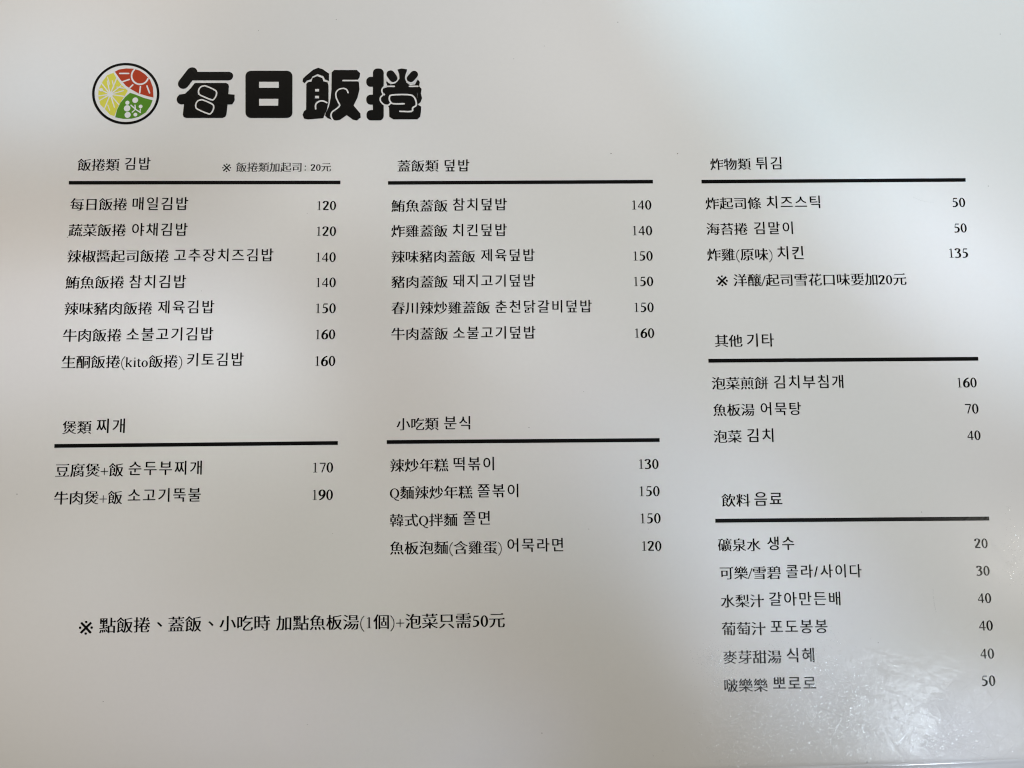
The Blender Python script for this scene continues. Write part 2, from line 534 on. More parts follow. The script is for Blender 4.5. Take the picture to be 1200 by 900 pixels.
LOGO = [
    ('emblem_ring', [
        ('line', 'ink', [(-99.01, 84.68), (-99.03, 83.54), (-99.22, 82.42), (-99.56, 81.35), (-100.05, 80.34), (-100.68, 79.4), (-101.43, 78.56), (-102.31, 77.83), (-103.28, 77.22), (-104.34, 76.74), (-105.46, 76.4), (-106.63, 76.2), (-107.83, 76.15), (-109.04, 76.25), (-110.24, 76.49), (-111.4, 76.88), (-112.51, 77.4), (-113.55, 78.05), (-114.5, 78.82), (-115.34, 79.7), (-116.06, 80.66), (-116.66, 81.7), (-117.11, 82.79), (-117.4, 83.92), (-117.55, 85.06), (-117.53, 86.21), (-117.35, 87.33), (-117.02, 88.41), (-116.54, 89.44), (-115.91, 90.38), (-115.16, 91.23), (-114.28, 91.97), (-113.3, 92.59), (-112.23, 93.08), (-111.1, 93.43), (-109.91, 93.62), (-108.7, 93.67), (-107.48, 93.57), (-106.27, 93.32), (-105.1, 92.92), (-103.99, 92.38), (-102.95, 91.72), (-102.0, 90.94), (-101.16, 90.06), (-100.44, 89.09), (-99.86, 88.04), (-99.42, 86.95), (-99.14, 85.82), (-99.01, 84.68)], 0.729),
    ]),
    ('emblem_yellow_segment', [
        ('poly', 'yellow', [(-112.11, 91.16), (-111.12, 89.53), (-109.87, 87.76), (-107.71, 85.71), (-108.41, 84.39), (-109.6, 82.41), (-110.42, 80.7), (-111.19, 78.28), (-112.5, 78.75), (-113.92, 80.38), (-115.36, 81.74), (-116.14, 84.29), (-116.07, 86.42), (-115.08, 88.68), (-113.89, 90.45)]),
        ('line', 'paper', [(-112.04, 84.64), (-108.82, 84.1)], 0.327),
        ('line', 'paper', [(-112.24, 84.22), (-110.04, 81.63)], 0.327),
        ('line', 'paper', [(-112.45, 84.1), (-111.29, 80.91)], 0.327),
        ('line', 'paper', [(-112.93, 84.01), (-114.35, 79.84)], 0.327),
        ('line', 'paper', [(-113.22, 84.42), (-115.93, 82.81)], 0.327),
        ('line', 'paper', [(-113.31, 84.67), (-116.49, 84.27)], 0.327),
        ('line', 'paper', [(-113.28, 85.04), (-116.28, 86.52)], 0.327),
        ('line', 'paper', [(-113.11, 85.28), (-115.23, 87.96)], 0.327),
        ('line', 'paper', [(-112.85, 85.4), (-113.69, 88.69)], 0.327),
        ('line', 'paper', [(-112.43, 85.48), (-111.0, 89.67)], 0.327),
        ('line', 'paper', [(-112.19, 85.15), (-109.76, 87.15)], 0.327),
        ('line', 'paper', [(-112.07, 84.9), (-109.0, 85.7)], 0.327),
        ('disc', 'paper', (-112.68, 84.74), 0.804),
        ('disc', 'paper', (-115.33, 86.14), 0.503),
        ('line', 'paper', [(-112.25, 88.75), (-111.76, 86.86)], 0.302),
        ('line', 'paper', [(-113.72, 89.86), (-112.96, 87.69)], 0.251),
        ('line', 'paper', [(-113.16, 81.56), (-112.56, 79.95)], 0.251),
        ('line', 'paper', [(-110.86, 86.84), (-108.77, 86.4)], 0.302),
    ]),
    ('emblem_red_segment', [
        ('poly', 'red', [(-111.74, 91.48), (-110.61, 92.07), (-108.56, 92.38), (-106.48, 92.25), (-104.65, 91.67), (-103.05, 90.56), (-101.56, 88.92), (-100.61, 86.63), (-100.29, 83.56), (-101.97, 83.99), (-104.58, 84.84), (-106.7, 86.09), (-108.3, 87.19), (-109.93, 88.97)]),
        ('line', 'paper', [(-106.14, 91.95), (-106.38, 91.68), (-106.57, 91.37), (-106.71, 91.04), (-106.81, 90.68), (-106.85, 90.31), (-106.83, 89.93), (-106.76, 89.56), (-106.63, 89.19), (-106.46, 88.85), (-106.24, 88.53), (-105.98, 88.25), (-105.68, 88.01), (-105.36, 87.82), (-105.02, 87.68), (-104.66, 87.59), (-104.3, 87.56), (-103.94, 87.58), (-103.59, 87.67), (-103.26, 87.8), (-102.96, 87.99), (-102.69, 88.22), (-102.47, 88.5), (-102.28, 88.81), (-102.15, 89.15)], 0.477),
        ('line', 'paper', [(-110.29, 90.91), (-107.71, 90.85)], 0.427),
        ('line', 'paper', [(-109.34, 88.42), (-107.49, 89.05)], 0.427),
        ('line', 'paper', [(-107.11, 86.63), (-106.38, 87.42)], 0.427),
        ('line', 'paper', [(-104.28, 84.97), (-104.16, 86.83)], 0.427),
        ('line', 'paper', [(-101.45, 84.91), (-102.29, 86.98)], 0.427),
    ]),
    ('emblem_green_segment', [
        ('poly', 'green', [(-107.04, 85.1), (-105.6, 84.59), (-102.98, 83.47), (-100.51, 82.76), (-101.07, 81.05), (-102.27, 79.21), (-104.26, 77.93), (-106.28, 77.44), (-108.59, 77.43), (-110.92, 77.93), (-110.52, 80.17), (-109.6, 82.28), (-108.39, 83.85)]),
        ('disc', 'paper', (-105.46, 82.86), 0.829),
        ('disc', 'paper', (-107.66, 82.16), 0.603),
        ('disc', 'paper', (-107.66, 80.51), 0.93),
        ('disc', 'paper', (-107.41, 78.57), 0.879),
        ('disc', 'paper', (-103.83, 80.97), 0.553),
        ('disc', 'paper', (-105.21, 78.61), 0.553),
        ('line', 'paper', [(-103.8, 79.19), (-105.26, 80.2), (-106.6, 81.42)], 0.327),
        ('line', 'paper', [(-105.26, 80.2), (-105.44, 81.4)], 0.327),
        ('line', 'paper', [(-106.12, 79.34), (-105.26, 80.2)], 0.327),
        ('line', 'paper', [(-103.93, 79.25), (-103.85, 80.17)], 0.327),
    ]),
    ('logo_character', [
        ('line', 'ink', [(-89.66, 90.79), (-91.95, 87.52)], 3.111),
        ('line', 'ink', [(-89.62, 89.7), (-79.19, 89.55)], 2.54),
        ('poly', 'ink', [(-88.73, 87.66), (-79.87, 87.53), (-79.28, 87.19), (-79.03, 86.58), (-79.12, 84.23), (-77.34, 84.04), (-77.35, 82.2), (-77.9, 81.2), (-79.24, 81.15), (-79.47, 78.22), (-79.77, 77.56), (-80.49, 77.23), (-90.75, 77.37), (-91.5, 77.65), (-91.76, 78.39), (-91.55, 81.39), (-93.01, 81.75), (-93.54, 82.93), (-93.11, 84.27), (-91.35, 84.54), (-89.8, 86.13)]),
        ('disc', 'ink', (-78.68, 82.68), 1.429),
        ('disc', 'ink', (-92.16, 82.88), 1.524),
        ('line', 'paper', [(-86.12, 86.75), (-85.47, 86.67), (-83.01, 85.52), (-82.47, 84.78), (-82.54, 83.87), (-83.08, 82.87), (-83.88, 82.62), (-86.98, 84.0), (-87.52, 84.75), (-87.5, 85.69), (-86.91, 86.52), (-86.12, 86.75)], 0.413),
        ('line', 'paper', [(-86.77, 82.62), (-86.12, 82.55), (-83.68, 81.41), (-83.14, 80.67), (-83.2, 79.76), (-83.75, 78.77), (-84.54, 78.51), (-87.63, 79.89), (-88.18, 80.64), (-88.15, 81.57), (-87.57, 82.4), (-86.77, 82.62)], 0.413),
    ]),
    ('logo_character', [
        ('poly', 'ink', [(-62.77, 90.95), (-62.29, 90.86), (-61.86, 90.63), (-61.51, 90.27), (-61.28, 89.81), (-61.19, 89.31), (-60.95, 78.63), (-61.01, 78.13), (-61.22, 77.69), (-61.55, 77.34), (-61.97, 77.12), (-62.45, 77.04), (-72.56, 77.14), (-73.04, 77.23), (-73.47, 77.46), (-73.82, 77.81), (-74.05, 78.26), (-74.14, 78.76), (-74.46, 89.45), (-74.4, 89.95), (-74.19, 90.4), (-73.86, 90.76), (-73.44, 90.98), (-72.97, 91.06)]),
        ('poly', 'paper', [(-70.56, 87.76), (-65.0, 87.7), (-64.96, 85.92), (-70.51, 85.98)]),
        ('poly', 'paper', [(-70.42, 82.72), (-65.01, 82.67), (-65.02, 80.67), (-70.36, 80.72)]),
    ]),
    ('logo_character', [
        ('poly', 'ink', [(-58.23, 88.54), (-57.44, 89.38), (-55.39, 91.21), (-53.96, 91.77), (-52.66, 91.28), (-50.87, 89.98), (-50.84, 87.8), (-51.97, 88.24), (-52.47, 89.26), (-54.08, 89.91), (-55.51, 89.19), (-55.98, 88.35), (-57.09, 87.96), (-57.72, 87.19), (-58.3, 87.7)]),
        ('poly', 'ink', [(-57.23, 87.02), (-56.76, 87.52), (-55.8, 87.68), (-55.5, 88.75), (-54.23, 89.28), (-52.78, 88.72), (-52.44, 87.78), (-51.31, 87.4), (-50.97, 86.62), (-50.88, 81.59), (-51.32, 79.26), (-52.03, 77.6), (-52.24, 76.87), (-56.53, 76.55), (-57.66, 76.83), (-58.1, 78.0), (-57.7, 78.99), (-57.14, 79.49)]),
        ('poly', 'ink', [(-50.14, 90.31), (-49.45, 91.05), (-43.03, 90.98), (-42.12, 90.06), (-42.2, 88.88), (-42.79, 88.01), (-42.4, 87.2), (-42.24, 85.18), (-42.75, 82.84), (-43.84, 80.52), (-41.89, 78.16), (-41.77, 76.99), (-42.81, 76.1), (-43.93, 76.35), (-45.71, 77.7), (-47.6, 76.33), (-48.49, 76.17), (-49.83, 76.35), (-51.12, 76.93), (-51.77, 77.6), (-51.53, 78.6), (-50.76, 80.26), (-50.33, 82.59), (-50.12, 85.27)]),
        ('poly', 'paper', [(-54.73, 85.48), (-53.61, 85.47), (-53.6, 84.73), (-54.72, 84.75)]),
        ('poly', 'paper', [(-54.69, 83.47), (-53.57, 83.46), (-53.56, 82.72), (-54.68, 82.74)]),
        ('line', 'paper', [(-54.46, 79.63), (-54.45, 80.96), (-53.61, 81.79), (-52.49, 81.94), (-51.36, 81.43)], 0.444),
        ('line', 'paper', [(-46.89, 87.89), (-42.34, 87.84)], 0.444),
        ('line', 'paper', [(-45.43, 84.28), (-45.83, 85.16), (-46.79, 85.57), (-48.07, 85.25), (-48.85, 84.25), (-48.73, 82.91), (-48.17, 81.57), (-47.73, 80.56), (-48.61, 79.57), (-49.72, 78.75), (-50.11, 77.75), (-49.84, 76.75), (-49.35, 76.08)], 0.413),
    ]),
    ('logo_character', [
        ('poly', 'ink', [(-36.71, 91.35), (-36.33, 91.29), (-35.99, 91.1), (-35.72, 90.81), (-35.54, 90.45), (-35.47, 90.06), (-35.34, 77.34), (-35.39, 76.95), (-35.56, 76.6), (-35.82, 76.33), (-36.16, 76.15), (-36.53, 76.09), (-37.14, 76.1), (-37.51, 76.17), (-37.85, 76.35), (-38.13, 76.63), (-38.3, 76.99), (-38.37, 77.38), (-38.52, 90.09), (-38.47, 90.49), (-38.3, 90.84), (-38.03, 91.12), (-37.69, 91.3), (-37.32, 91.36)]),
        ('poly', 'ink', [(-38.44, 88.91), (-38.07, 88.84), (-37.72, 88.66), (-37.45, 88.37), (-37.27, 88.01), (-37.21, 87.62), (-37.21, 87.21), (-37.26, 86.82), (-37.43, 86.46), (-37.7, 86.18), (-38.03, 86.01), (-38.41, 85.95), (-39.11, 85.96), (-39.49, 86.02), (-39.83, 86.21), (-40.1, 86.49), (-40.28, 86.85), (-40.35, 87.25), (-40.35, 87.65), (-40.3, 88.05), (-40.13, 88.4), (-39.86, 88.68), (-39.53, 88.86), (-39.15, 88.92)]),
        ('poly', 'ink', [(-38.38, 83.63), (-38.0, 83.56), (-37.66, 83.38), (-37.39, 83.09), (-37.21, 82.74), (-37.15, 82.34), (-37.14, 81.94), (-37.2, 81.55), (-37.37, 81.2), (-37.63, 80.92), (-37.97, 80.74), (-38.34, 80.68), (-39.05, 80.69), (-39.42, 80.76), (-39.76, 80.94), (-40.04, 81.23), (-40.21, 81.59), (-40.28, 81.98), (-40.28, 82.38), (-40.23, 82.77), (-40.06, 83.13), (-39.79, 83.4), (-39.46, 83.58), (-39.08, 83.64)]),
        ('poly', 'ink', [(-36.57, 79.09), (-36.19, 79.03), (-35.85, 78.84), (-35.58, 78.56), (-35.4, 78.2), (-35.34, 77.81), (-35.33, 77.31), (-35.39, 76.92), (-35.56, 76.57), (-35.82, 76.29), (-36.16, 76.12), (-36.53, 76.06), (-38.92, 76.09), (-39.3, 76.16), (-39.64, 76.34), (-39.91, 76.62), (-40.09, 76.98), (-40.15, 77.37), (-40.16, 77.87), (-40.1, 78.26), (-39.94, 78.61), (-39.67, 78.89), (-39.34, 79.06), (-38.96, 79.12)]),
        ('line', 'ink', [(-33.55, 89.63), (-32.73, 88.44)], 2.286),
        ('line', 'ink', [(-26.91, 89.45), (-27.86, 88.28)], 2.222),
        ('poly', 'ink', [(-31.63, 90.96), (-30.51, 91.28), (-28.91, 91.03), (-29.05, 89.41), (-29.46, 88.57), (-29.03, 87.05), (-27.91, 86.29), (-26.63, 86.51), (-25.84, 88.02), (-25.26, 87.17), (-25.51, 85.99), (-24.76, 85.14), (-24.95, 83.8), (-24.62, 82.45), (-25.0, 81.28), (-25.79, 80.56), (-24.83, 79.94), (-24.91, 78.27), (-25.13, 76.94), (-25.92, 76.22), (-32.61, 76.31), (-33.74, 77.06), (-33.86, 79.73), (-34.25, 80.47), (-35.21, 80.75), (-35.93, 81.76), (-35.72, 82.93), (-34.92, 83.59), (-35.57, 84.44), (-35.42, 85.44), (-34.47, 85.77), (-34.77, 87.12), (-34.58, 87.62), (-33.51, 86.6), (-32.08, 86.92), (-30.97, 88.25), (-31.14, 89.77)]),
        ('line', 'paper', [(-34.37, 86.03), (-32.45, 86.01)], 0.444),
        ('line', 'paper', [(-28.16, 85.96), (-25.83, 85.93)], 0.444),
        ('line', 'paper', [(-29.62, 80.84), (-32.66, 80.88), (-33.56, 81.56), (-33.8, 82.74), (-33.0, 83.47), (-28.53, 83.48), (-27.08, 82.99), (-26.34, 81.64), (-26.27, 80.3), (-27.22, 79.64), (-27.53, 78.57), (-30.79, 78.62)], 0.444),
        ('line', 'paper', [(-34.98, 88.63), (-35.09, 87.29), (-34.7, 86.37), (-35.59, 85.68), (-35.96, 84.78), (-35.63, 83.6), (-36.29, 82.77), (-36.28, 81.76), (-35.37, 80.68), (-34.09, 80.46), (-33.46, 81.06)], 0.413),
        ('line', 'paper', [(-34.72, 88.29), (-34.0, 87.17), (-32.88, 86.93), (-31.76, 87.48), (-31.29, 88.59), (-31.79, 90.12)], 0.349),
        ('line', 'paper', [(-28.74, 90.42), (-29.27, 88.74), (-28.88, 87.45), (-27.59, 86.96), (-26.48, 87.52), (-25.84, 88.69)], 0.349),
        ('line', 'paper', [(-26.34, 81.47), (-25.81, 83.48), (-26.13, 83.98)], 0.016),
    ]),
]


# ------------------------------------------------------------------ glyph outlines
_cache = {}


def glyph(ch):
    """Outlines (polylines, em units) and advance of a character of the built-in font."""
    if ch in _cache:
        return _cache[ch]
    cu = bpy.data.curves.new('g', 'FONT')
    cu.body = ch
    cu.size = 1.0
    ob = bpy.data.objects.new('g', cu)
    col.objects.link(ob)
    dg = bpy.context.evaluated_depsgraph_get()
    dg.update()
    c2 = ob.to_curve(dg, apply_modifiers=False)
    outs = []
    for sp in c2.splines:
        pts = []
        bp = sp.bezier_points
        n_ = len(bp)
        for i in range(n_):
            a, b = bp[i], bp[(i + 1) % n_]
            p0, p1, p2, p3 = a.co, a.handle_right, b.handle_left, b.co
            chord = (p3 - p0).length
            bend = (p1 - (p0 + (p3 - p0) / 3)).length + (p2 - (p0 + (p3 - p0) * 2 / 3)).length
            seg = 1 if bend < 0.004 + 0.02 * chord else (3 if chord < 0.12 else 5)
            for k in range(seg):
                t = k / seg
                q = p0 * (1 - t) ** 3 + p1 * 3 * t * (1 - t) ** 2 + p2 * 3 * t * t * (1 - t) + p3 * t ** 3
                if not pts or (abs(q.x - pts[-1][0]) + abs(q.y - pts[-1][1])) > 1e-4:
                    pts.append((q.x, q.y))
        if len(pts) > 2:
            outs.append(pts)
    ob.to_curve_clear()
    bpy.data.objects.remove(ob)
    bpy.data.curves.remove(cu)
    _cache[ch] = outs
    return outs


def sarea(p):
    return 0.5 * sum(p[i][0] * p[(i + 1) % len(p)][1] - p[(i + 1) % len(p)][0] * p[i][1] for i in range(len(p)))


def brush(outs, thin, grow, serif):
    """Book-face contrast: thinner horizontal strokes, and small wedges at their right-hand ends."""
    if not outs:
        return outs
    big = max(outs, key=lambda p: abs(sarea(p)))
    sg = 1.0 if sarea(big) > 0 else -1.0
    res = []
    for p in outs:
        n_ = len(p)
        en = []
        for i in range(n_):
            dx, dy = p[(i + 1) % n_][0] - p[i][0], p[(i + 1) % n_][1] - p[i][1]
            l = math.hypot(dx, dy) or 1e-9
            en.append((sg * dy / l, -sg * dx / l, l))
        q = []
        for i in range(n_):
            a, b = en[i - 1], en[i]
            ny = a[1] if abs(a[1]) > abs(b[1]) else b[1]
            nx = a[0] if abs(a[0]) > abs(b[0]) else b[0]
            q.append((p[i][0] + grow * nx * abs(nx), p[i][1] - thin * ny * abs(ny)))
        if serif:
            r = []
            for i in range(n_):
                # a short right-facing end cap: its upper corner gets a wedge
                j = (i + 1) % n_
                if sg > 0:
                    up, lo_e, hi_e = j, en[i], en[j]
                else:
                    up, lo_e, hi_e = i, en[i], en[i - 1]
                cap = en[i][0] > 0.9 and 0.045 < en[i][2] < 0.095
                if cap and hi_e[1] > 0.95 and hi_e[2] > 0.16:
                    x, y = q[up]
                    if sg > 0:
                        r.append(q[i])
                        r.append(('w', up, [(x, y), (x - 0.035, y + 0.052), (x - 0.105, y)]))
                    else:
                        r.append(('w', up, [(x - 0.105, y), (x - 0.035, y + 0.052), (x, y)]))
                else:
                    r.append(q[i])
            out, skip = [], set(e[1] for e in r if isinstance(e[0], str))
            if sg > 0:
                k = 0
                for i in range(n_):
                    if i in skip:
                        continue
                    out.append(q[i])
                    for e in r:
                        if isinstance(e[0], str) and e[1] == (i + 1) % n_:
                            out += e[2]
            else:
                for i in range(n_):
                    hit = [e for e in r if isinstance(e[0], str) and e[1] == i]
                    if hit:
                        out += hit[0][2]
                    else:
                        out.append(q[i])
            q = out
        res.append(q)
    return res


def catmull(pts, n_=5):
    if len(pts) < 3:
        return pts
    P = [pts[0]] + list(pts) + [pts[-1]]
    o = []
    for i in range(1, len(P) - 2):
        for k in range(n_):
            t = k / n_
            o.append(tuple(0.5 * (2 * P[i][d] + (P[i + 1][d] - P[i - 1][d]) * t + (2 * P[i - 1][d] - 5 * P[i][d] + 4 * P[i + 1][d] - P[i + 2][d]) * t * t
                                  + (3 * P[i][d] - P[i - 1][d] - 3 * P[i + 1][d] + P[i + 2][d]) * t ** 3) for d in (0, 1)))
    o.append(tuple(pts[-1]))
    return o


def ribbon(pts, w, caps=False):
    """Outline quads along a path; w a number or None for pen contrast (em units)."""
    V, Fc = [], []
    n_ = len(pts)
    closed = n_ > 3 and math.hypot(pts[0][0] - pts[-1][0], pts[0][1] - pts[-1][1]) < 1e-3
    for i in range(n_):
        a = pts[i - 1] if i else (pts[-2] if closed else pts[0])
        b = pts[i + 1] if i < n_ - 1 else (pts[1] if closed else pts[-1])
        dx, dy = b[0] - a[0], b[1] - a[1]
        l = math.hypot(dx, dy) or 1e-9
        ww = w if w is not None else 0.064 + 0.088 * abs(dy / l) ** 1.6
        if w is not None and 0 < i < n_ - 1:
            d1 = (pts[i][0] - a[0], pts[i][1] - a[1])
            l1 = math.hypot(*d1) or 1e-9
            c = abs((d1[0] * dx + d1[1] * dy) / (l1 * l))
            ww = ww / max(c, 0.6)
        nx, ny = -dy / l * ww / 2, dx / l * ww / 2
        V += [(pts[i][0] + nx, pts[i][1] + ny), (pts[i][0] - nx, pts[i][1] - ny)]
    for i in range(n_ - 1):
        Fc.append((2 * i, 2 * i + 1, 2 * i + 3, 2 * i + 2))
    return V, Fc


def disc(c, r, n_=14):
    return [(c[0] + r * math.cos(2 * math.pi * k / n_), c[1] + r * math.sin(2 * math.pi * k / n_)) for k in range(n_)], [tuple(range(n_))]


def oval(c, rx, ry, ix, iy, n_=28):
    V = []
    for k in range(n_):
        a = 2 * math.pi * k / n_
        V += [(c[0] + rx * math.cos(a), c[1] + ry * math.sin(a)), (c[0] + ix * math.cos(a), c[1] + iy * math.sin(a))]
    return V, [(2 * k, 2 * k + 1, (2 * k + 3) % (2 * n_), (2 * k + 2) % (2 * n_)) for k in range(n_)]


SIX = [(.42, .655), (.26, .58), (.13, .43), (.075, .24), (.12, .07), (.245, .012), (.37, .08), (.41, .21), (.37, .34), (.26, .395), (.15, .34), (.09, .27)]
LATIN = {
    '0': (.5, [('oval', (.25, .33), .227, .35, .095, .288)]),
    '1': (.5, [([(.26, .66), (.26, .02)], .09), ([(.265, .645), (.13, .58)], .034), ([(.12, .013), (.40, .013)], .026)]),
    '2': (.5, [([(.06, .50), (.10, .61), (.22, .65), (.345, .60), (.365, .48), (.29, .33), (.16, .16), (.055, .05)], None), ([(.045, .035), (.44, .035)], .082)]),
    '3': (.5, [([(.06, .54), (.11, .62), (.21, .65), (.33, .61), (.345, .50), (.27, .40), (.17, .36)], None), ([(.17, .36), (.30, .33), (.385, .21), (.34, .07), (.20, .015), (.09, .03), (.04, .06)], None)]),
    '4': (.5, [([(.335, .66), (.335, 0)], .10), ([(.33, .64), (.03, .2)], .052), ([(.025, .185), (.465, .185)], .062)]),
    '5': (.5, [([(.14, .63), (.41, .63)], .075), ([(.15, .64), (.105, .38)], .05), ([(.10, .385), (.22, .39), (.34, .33), (.38, .20), (.31, .07), (.18, .015), (.06, .04)], None)]),
    '6': (.5, [(SIX, None)]),
    '7': (.5, [([(.05, .62), (.45, .62)], .075), ([(.44, .61), (.33, .33), (.21, .0)], .08)]),
    '9': (.5, [([(.49 - x, .662 - y) for x, y in SIX], None)]),
    'k': (.5, [([(.10, .68), (.10, .0)], .10), ([(.02, .013), (.20, .013)], .036), ([(.12, .19), (.39, .43)], .05), ([(.20, .27), (.41, .02)], .10), ([(.31, .013), (.49, .013)], .036), ([(.29, .44), (.46, .44)], .036), ([(.03, .665), (.10, .665)], .042)]),
    'i': (.28, [([(.14, .45), (.14, 0)], .10), ([(.04, .013), (.25, .013)], .036), ([(.05, .435), (.14, .435)], .028), ('disc', (.135, .62), .045)]),
    't': (.28, [([(.12, .57), (.12, .12), (.16, .03), (.27, .04)], .095), ([(.01, .435), (.26, .435)], .042)]),
    'o': (.5, [('oval', (.25, .215), .215, .238, .10, .195)]),
    'Q': (.72, [('oval', (.36, .33), .325, .352, .195, .30), ([(.34, .0), (.46, -.12), (.66, -.16)], .07)]),
    '(': (.33, [([(.29, .74), (.14, .54), (.085, .27), (.14, .0), (.29, -.2)], .055)]),
    ')': (.33, [([(.04, .74), (.19, .54), (.245, .27), (.19, .0), (.04, -.2)], .055)]),
    '+': (.56, [([(.03, .28), (.53, .28)], .055), ([(.28, .53), (.28, .03)], .055)]),
    '/': (.28, [([(.0, -.04), (.28, .70)], .065)]),
    ':': (.28, [('disc', (.14, .42), .065), ('disc', (.14, .04), .065)]),
}


def fill_outlines(outs):
    """Triangulate nested outlines with a filled 2D curve; returns verts, faces."""
    cu = bpy.data.curves.new('f', 'CURVE')
    cu.dimensions = '2D'
    cu.fill_mode = 'BOTH'
    for p in outs:
        s_ = cu.splines.new('POLY')
        s_.points.add(len(p) - 1)
        for pt, (x, y) in zip(s_.points, p):
            pt.co = (x * 10, y * 10, 0, 1)
        s_.use_cyclic_u = True
    ob = bpy.data.objects.new('f', cu)
    me_ = ob.to_mesh()
    V = [(v.co.x / 10, v.co.y / 10) for v in me_.vertices]
    Fc = [tuple(f.vertices) for f in me_.polygons]
    ob.to_mesh_clear()
    bpy.data.objects.remove(ob)
    bpy.data.curves.remove(cu)
    return V, Fc


_gm = {}


def glyph_mesh(ch, kor):
    """(advance, [(verts, faces)...]) in em units, baseline at y = 0, centre of the em box near y = 0.38."""
    key = (ch, kor)
    if key in _gm:
        return _gm[key]
    if ch in LATIN and not (kor and ch == '/'):
        adv, parts = LATIN[ch]
        res = []
        for k, it in enumerate(parts):
            if it[0] == 'oval':
                V, Fc = oval(*it[1:])
            elif it[0] == 'disc':
                V, Fc = disc(it[1], it[2], 10)
            else:
                V, Fc = ribbon(catmull(it[0]), it[1])
            res.append(([(x, y, 0.004 * k) for x, y in V], Fc))
        r = (adv, res)
    else:
        outs = glyph(ch)
        if kor:
            adv = 0.92 if ch != '/' else 0.36
            outs = brush(outs, KTHIN, -KTHIN * 0.6, False)
            V, Fc = fill_outlines(outs)
            cxx = adv / 2
            V = [(cxx + (x - cxx) * KW, y) for x, y in V]
        else:
            adv = 1.0
            outs = brush(outs, 0.012 if ch == '※' else 0.0 if ch == '、' else CTHIN, -0.012 if ch == '※' else CGROW, ch not in '※、')
            V, Fc = fill_outlines(outs)
            if ch == '、':
                V = [(x + 0.33, y + 0.30) for x, y in V]
        bo = KBOLD if kor else 0.0 if ch == '※' else CBOLD      # ink spread: the strike is laid down twice, a hair apart
        r = (adv, [([(x - bo, y, 0.0) for x, y in V], Fc), ([(x + bo, y, 0.004) for x, y in V], Fc)])
    _gm[key] = r
    return r


KTHIN, KW = 0.0, 0.91
CBOLD, KBOLD = 0.017, 0.012
CTHIN, CGROW = 0.010, 0.0
YF = {'c': 0.97, 'headc': 0.97, 'note': 0.97, 'k': 0.93, 'headk': 0.93, 'p': 1.0}
NAME = {'c': 'dish_name', 'headc': 'heading', 'note': 'footnote', 'k': 'korean_dish_name', 'headk': 'korean_heading', 'p': 'price'}

for kind, text, x0, y0, x1, y1 in RUNS:
    kor = kind in ('k', 'headk')
    V, Fc, pen = [], [], 0.0
    for ch in text:
        adv, parts = glyph_mesh(ch, kor)
        for gv, gf in parts:
            base = len(V)
            V += [(x + pen, y, z) for x, y, z in gv]
            Fc += [tuple(i + base for i in f) for f in gf]
        pen += adv
    mn, mx_ = min(v[0] for v in V), max(v[0] for v in V)
    dx, dy = x1 - x0, y1 - y0
    L_ = math.hypot(dx, dy)
    sc = L_ / (mx_ - mn)
    cx, cy = dx / L_, dy / L_
    yc = 0.33 if kind == 'p' else 0.37
    if text == ':':
        sc, yc = 3.0, 0.25
    yf = YF[kind] * sc
    out = []
    for x, y, z in V:
        a, b = (x - mn) * sc, (y - yc) * yf
        out.append((x0 + a * cx - b * cy, y0 + a * cy + b * cx, z))
    nm = NAME[kind]
    if text[0] in '※點加洋' and kind == 'c':
        nm = 'footnote'
    link(nm, sheet_mesh(nm, out, Fc, 0.03), M['softink'] if kind == 'note' else M['ink'], menu)

# thick rules under the headings
for pts in RULES:
    V, Fc = ribbon(catmull(pts, 4), 1.02)
    link('divider_line', sheet_mesh('divider_line', V, Fc, 0.03), M['ink'], menu)

# ------------------------------------------------------------------ logo
emblem = None
KEYS = ['ink', 'paper', 'red', 'yellow', 'green']
for part, items in LOGO:
    V, Fc, Mi = [], [], []
    used = []
    z = 0.0
    for it in items:
        mkey = it[1]
        if mkey not in used:
            used.append(mkey)
        if it[0] == 'poly':
            v, f = fill_outlines([[(a, b) for a, b in it[2]]])
            groups = [(v, f)]
        elif it[0] == 'disc':
            groups = [disc(it[2], it[3], 20)]
        else:
            pts = it[2]
            w = it[3]
            sm = catmull(pts, 3) if len(pts) > 3 else pts
            groups = [ribbon(sm, w)]
            if math.hypot(pts[0][0] - pts[-1][0], pts[0][1] - pts[-1][1]) > 0.05:
                groups += [disc(pts[0], w / 2, 16), disc(pts[-1], w / 2, 16)]
        for v, f in groups:
            z += 0.002
            base = len(V)
            V += [(a, b, z) for a, b in v]
            Fc += [tuple(i + base for i in q) for q in f]
            Mi += [used.index(mkey)] * len(f)
    if part.startswith('emblem') and emblem is None:
        ringc = items[0][2]
        cc = (sum(p_[0] for p_ in ringc[:-1]) / (len(ringc) - 1), sum(p_[1] for p_ in ringc[:-1]) / (len(ringc) - 1))
        v, f = fill_outlines([ringc[:-1]])
        emblem = link('logo_emblem', sheet_mesh('logo_emblem', v, f, 0.02), M['paper'], menu)
    par = emblem if part.startswith('emblem') else menu
    nm = part
    link(nm, sheet_mesh(nm, V, Fc, 0.035, matidx=Mi), [M[k] for k in used], par)

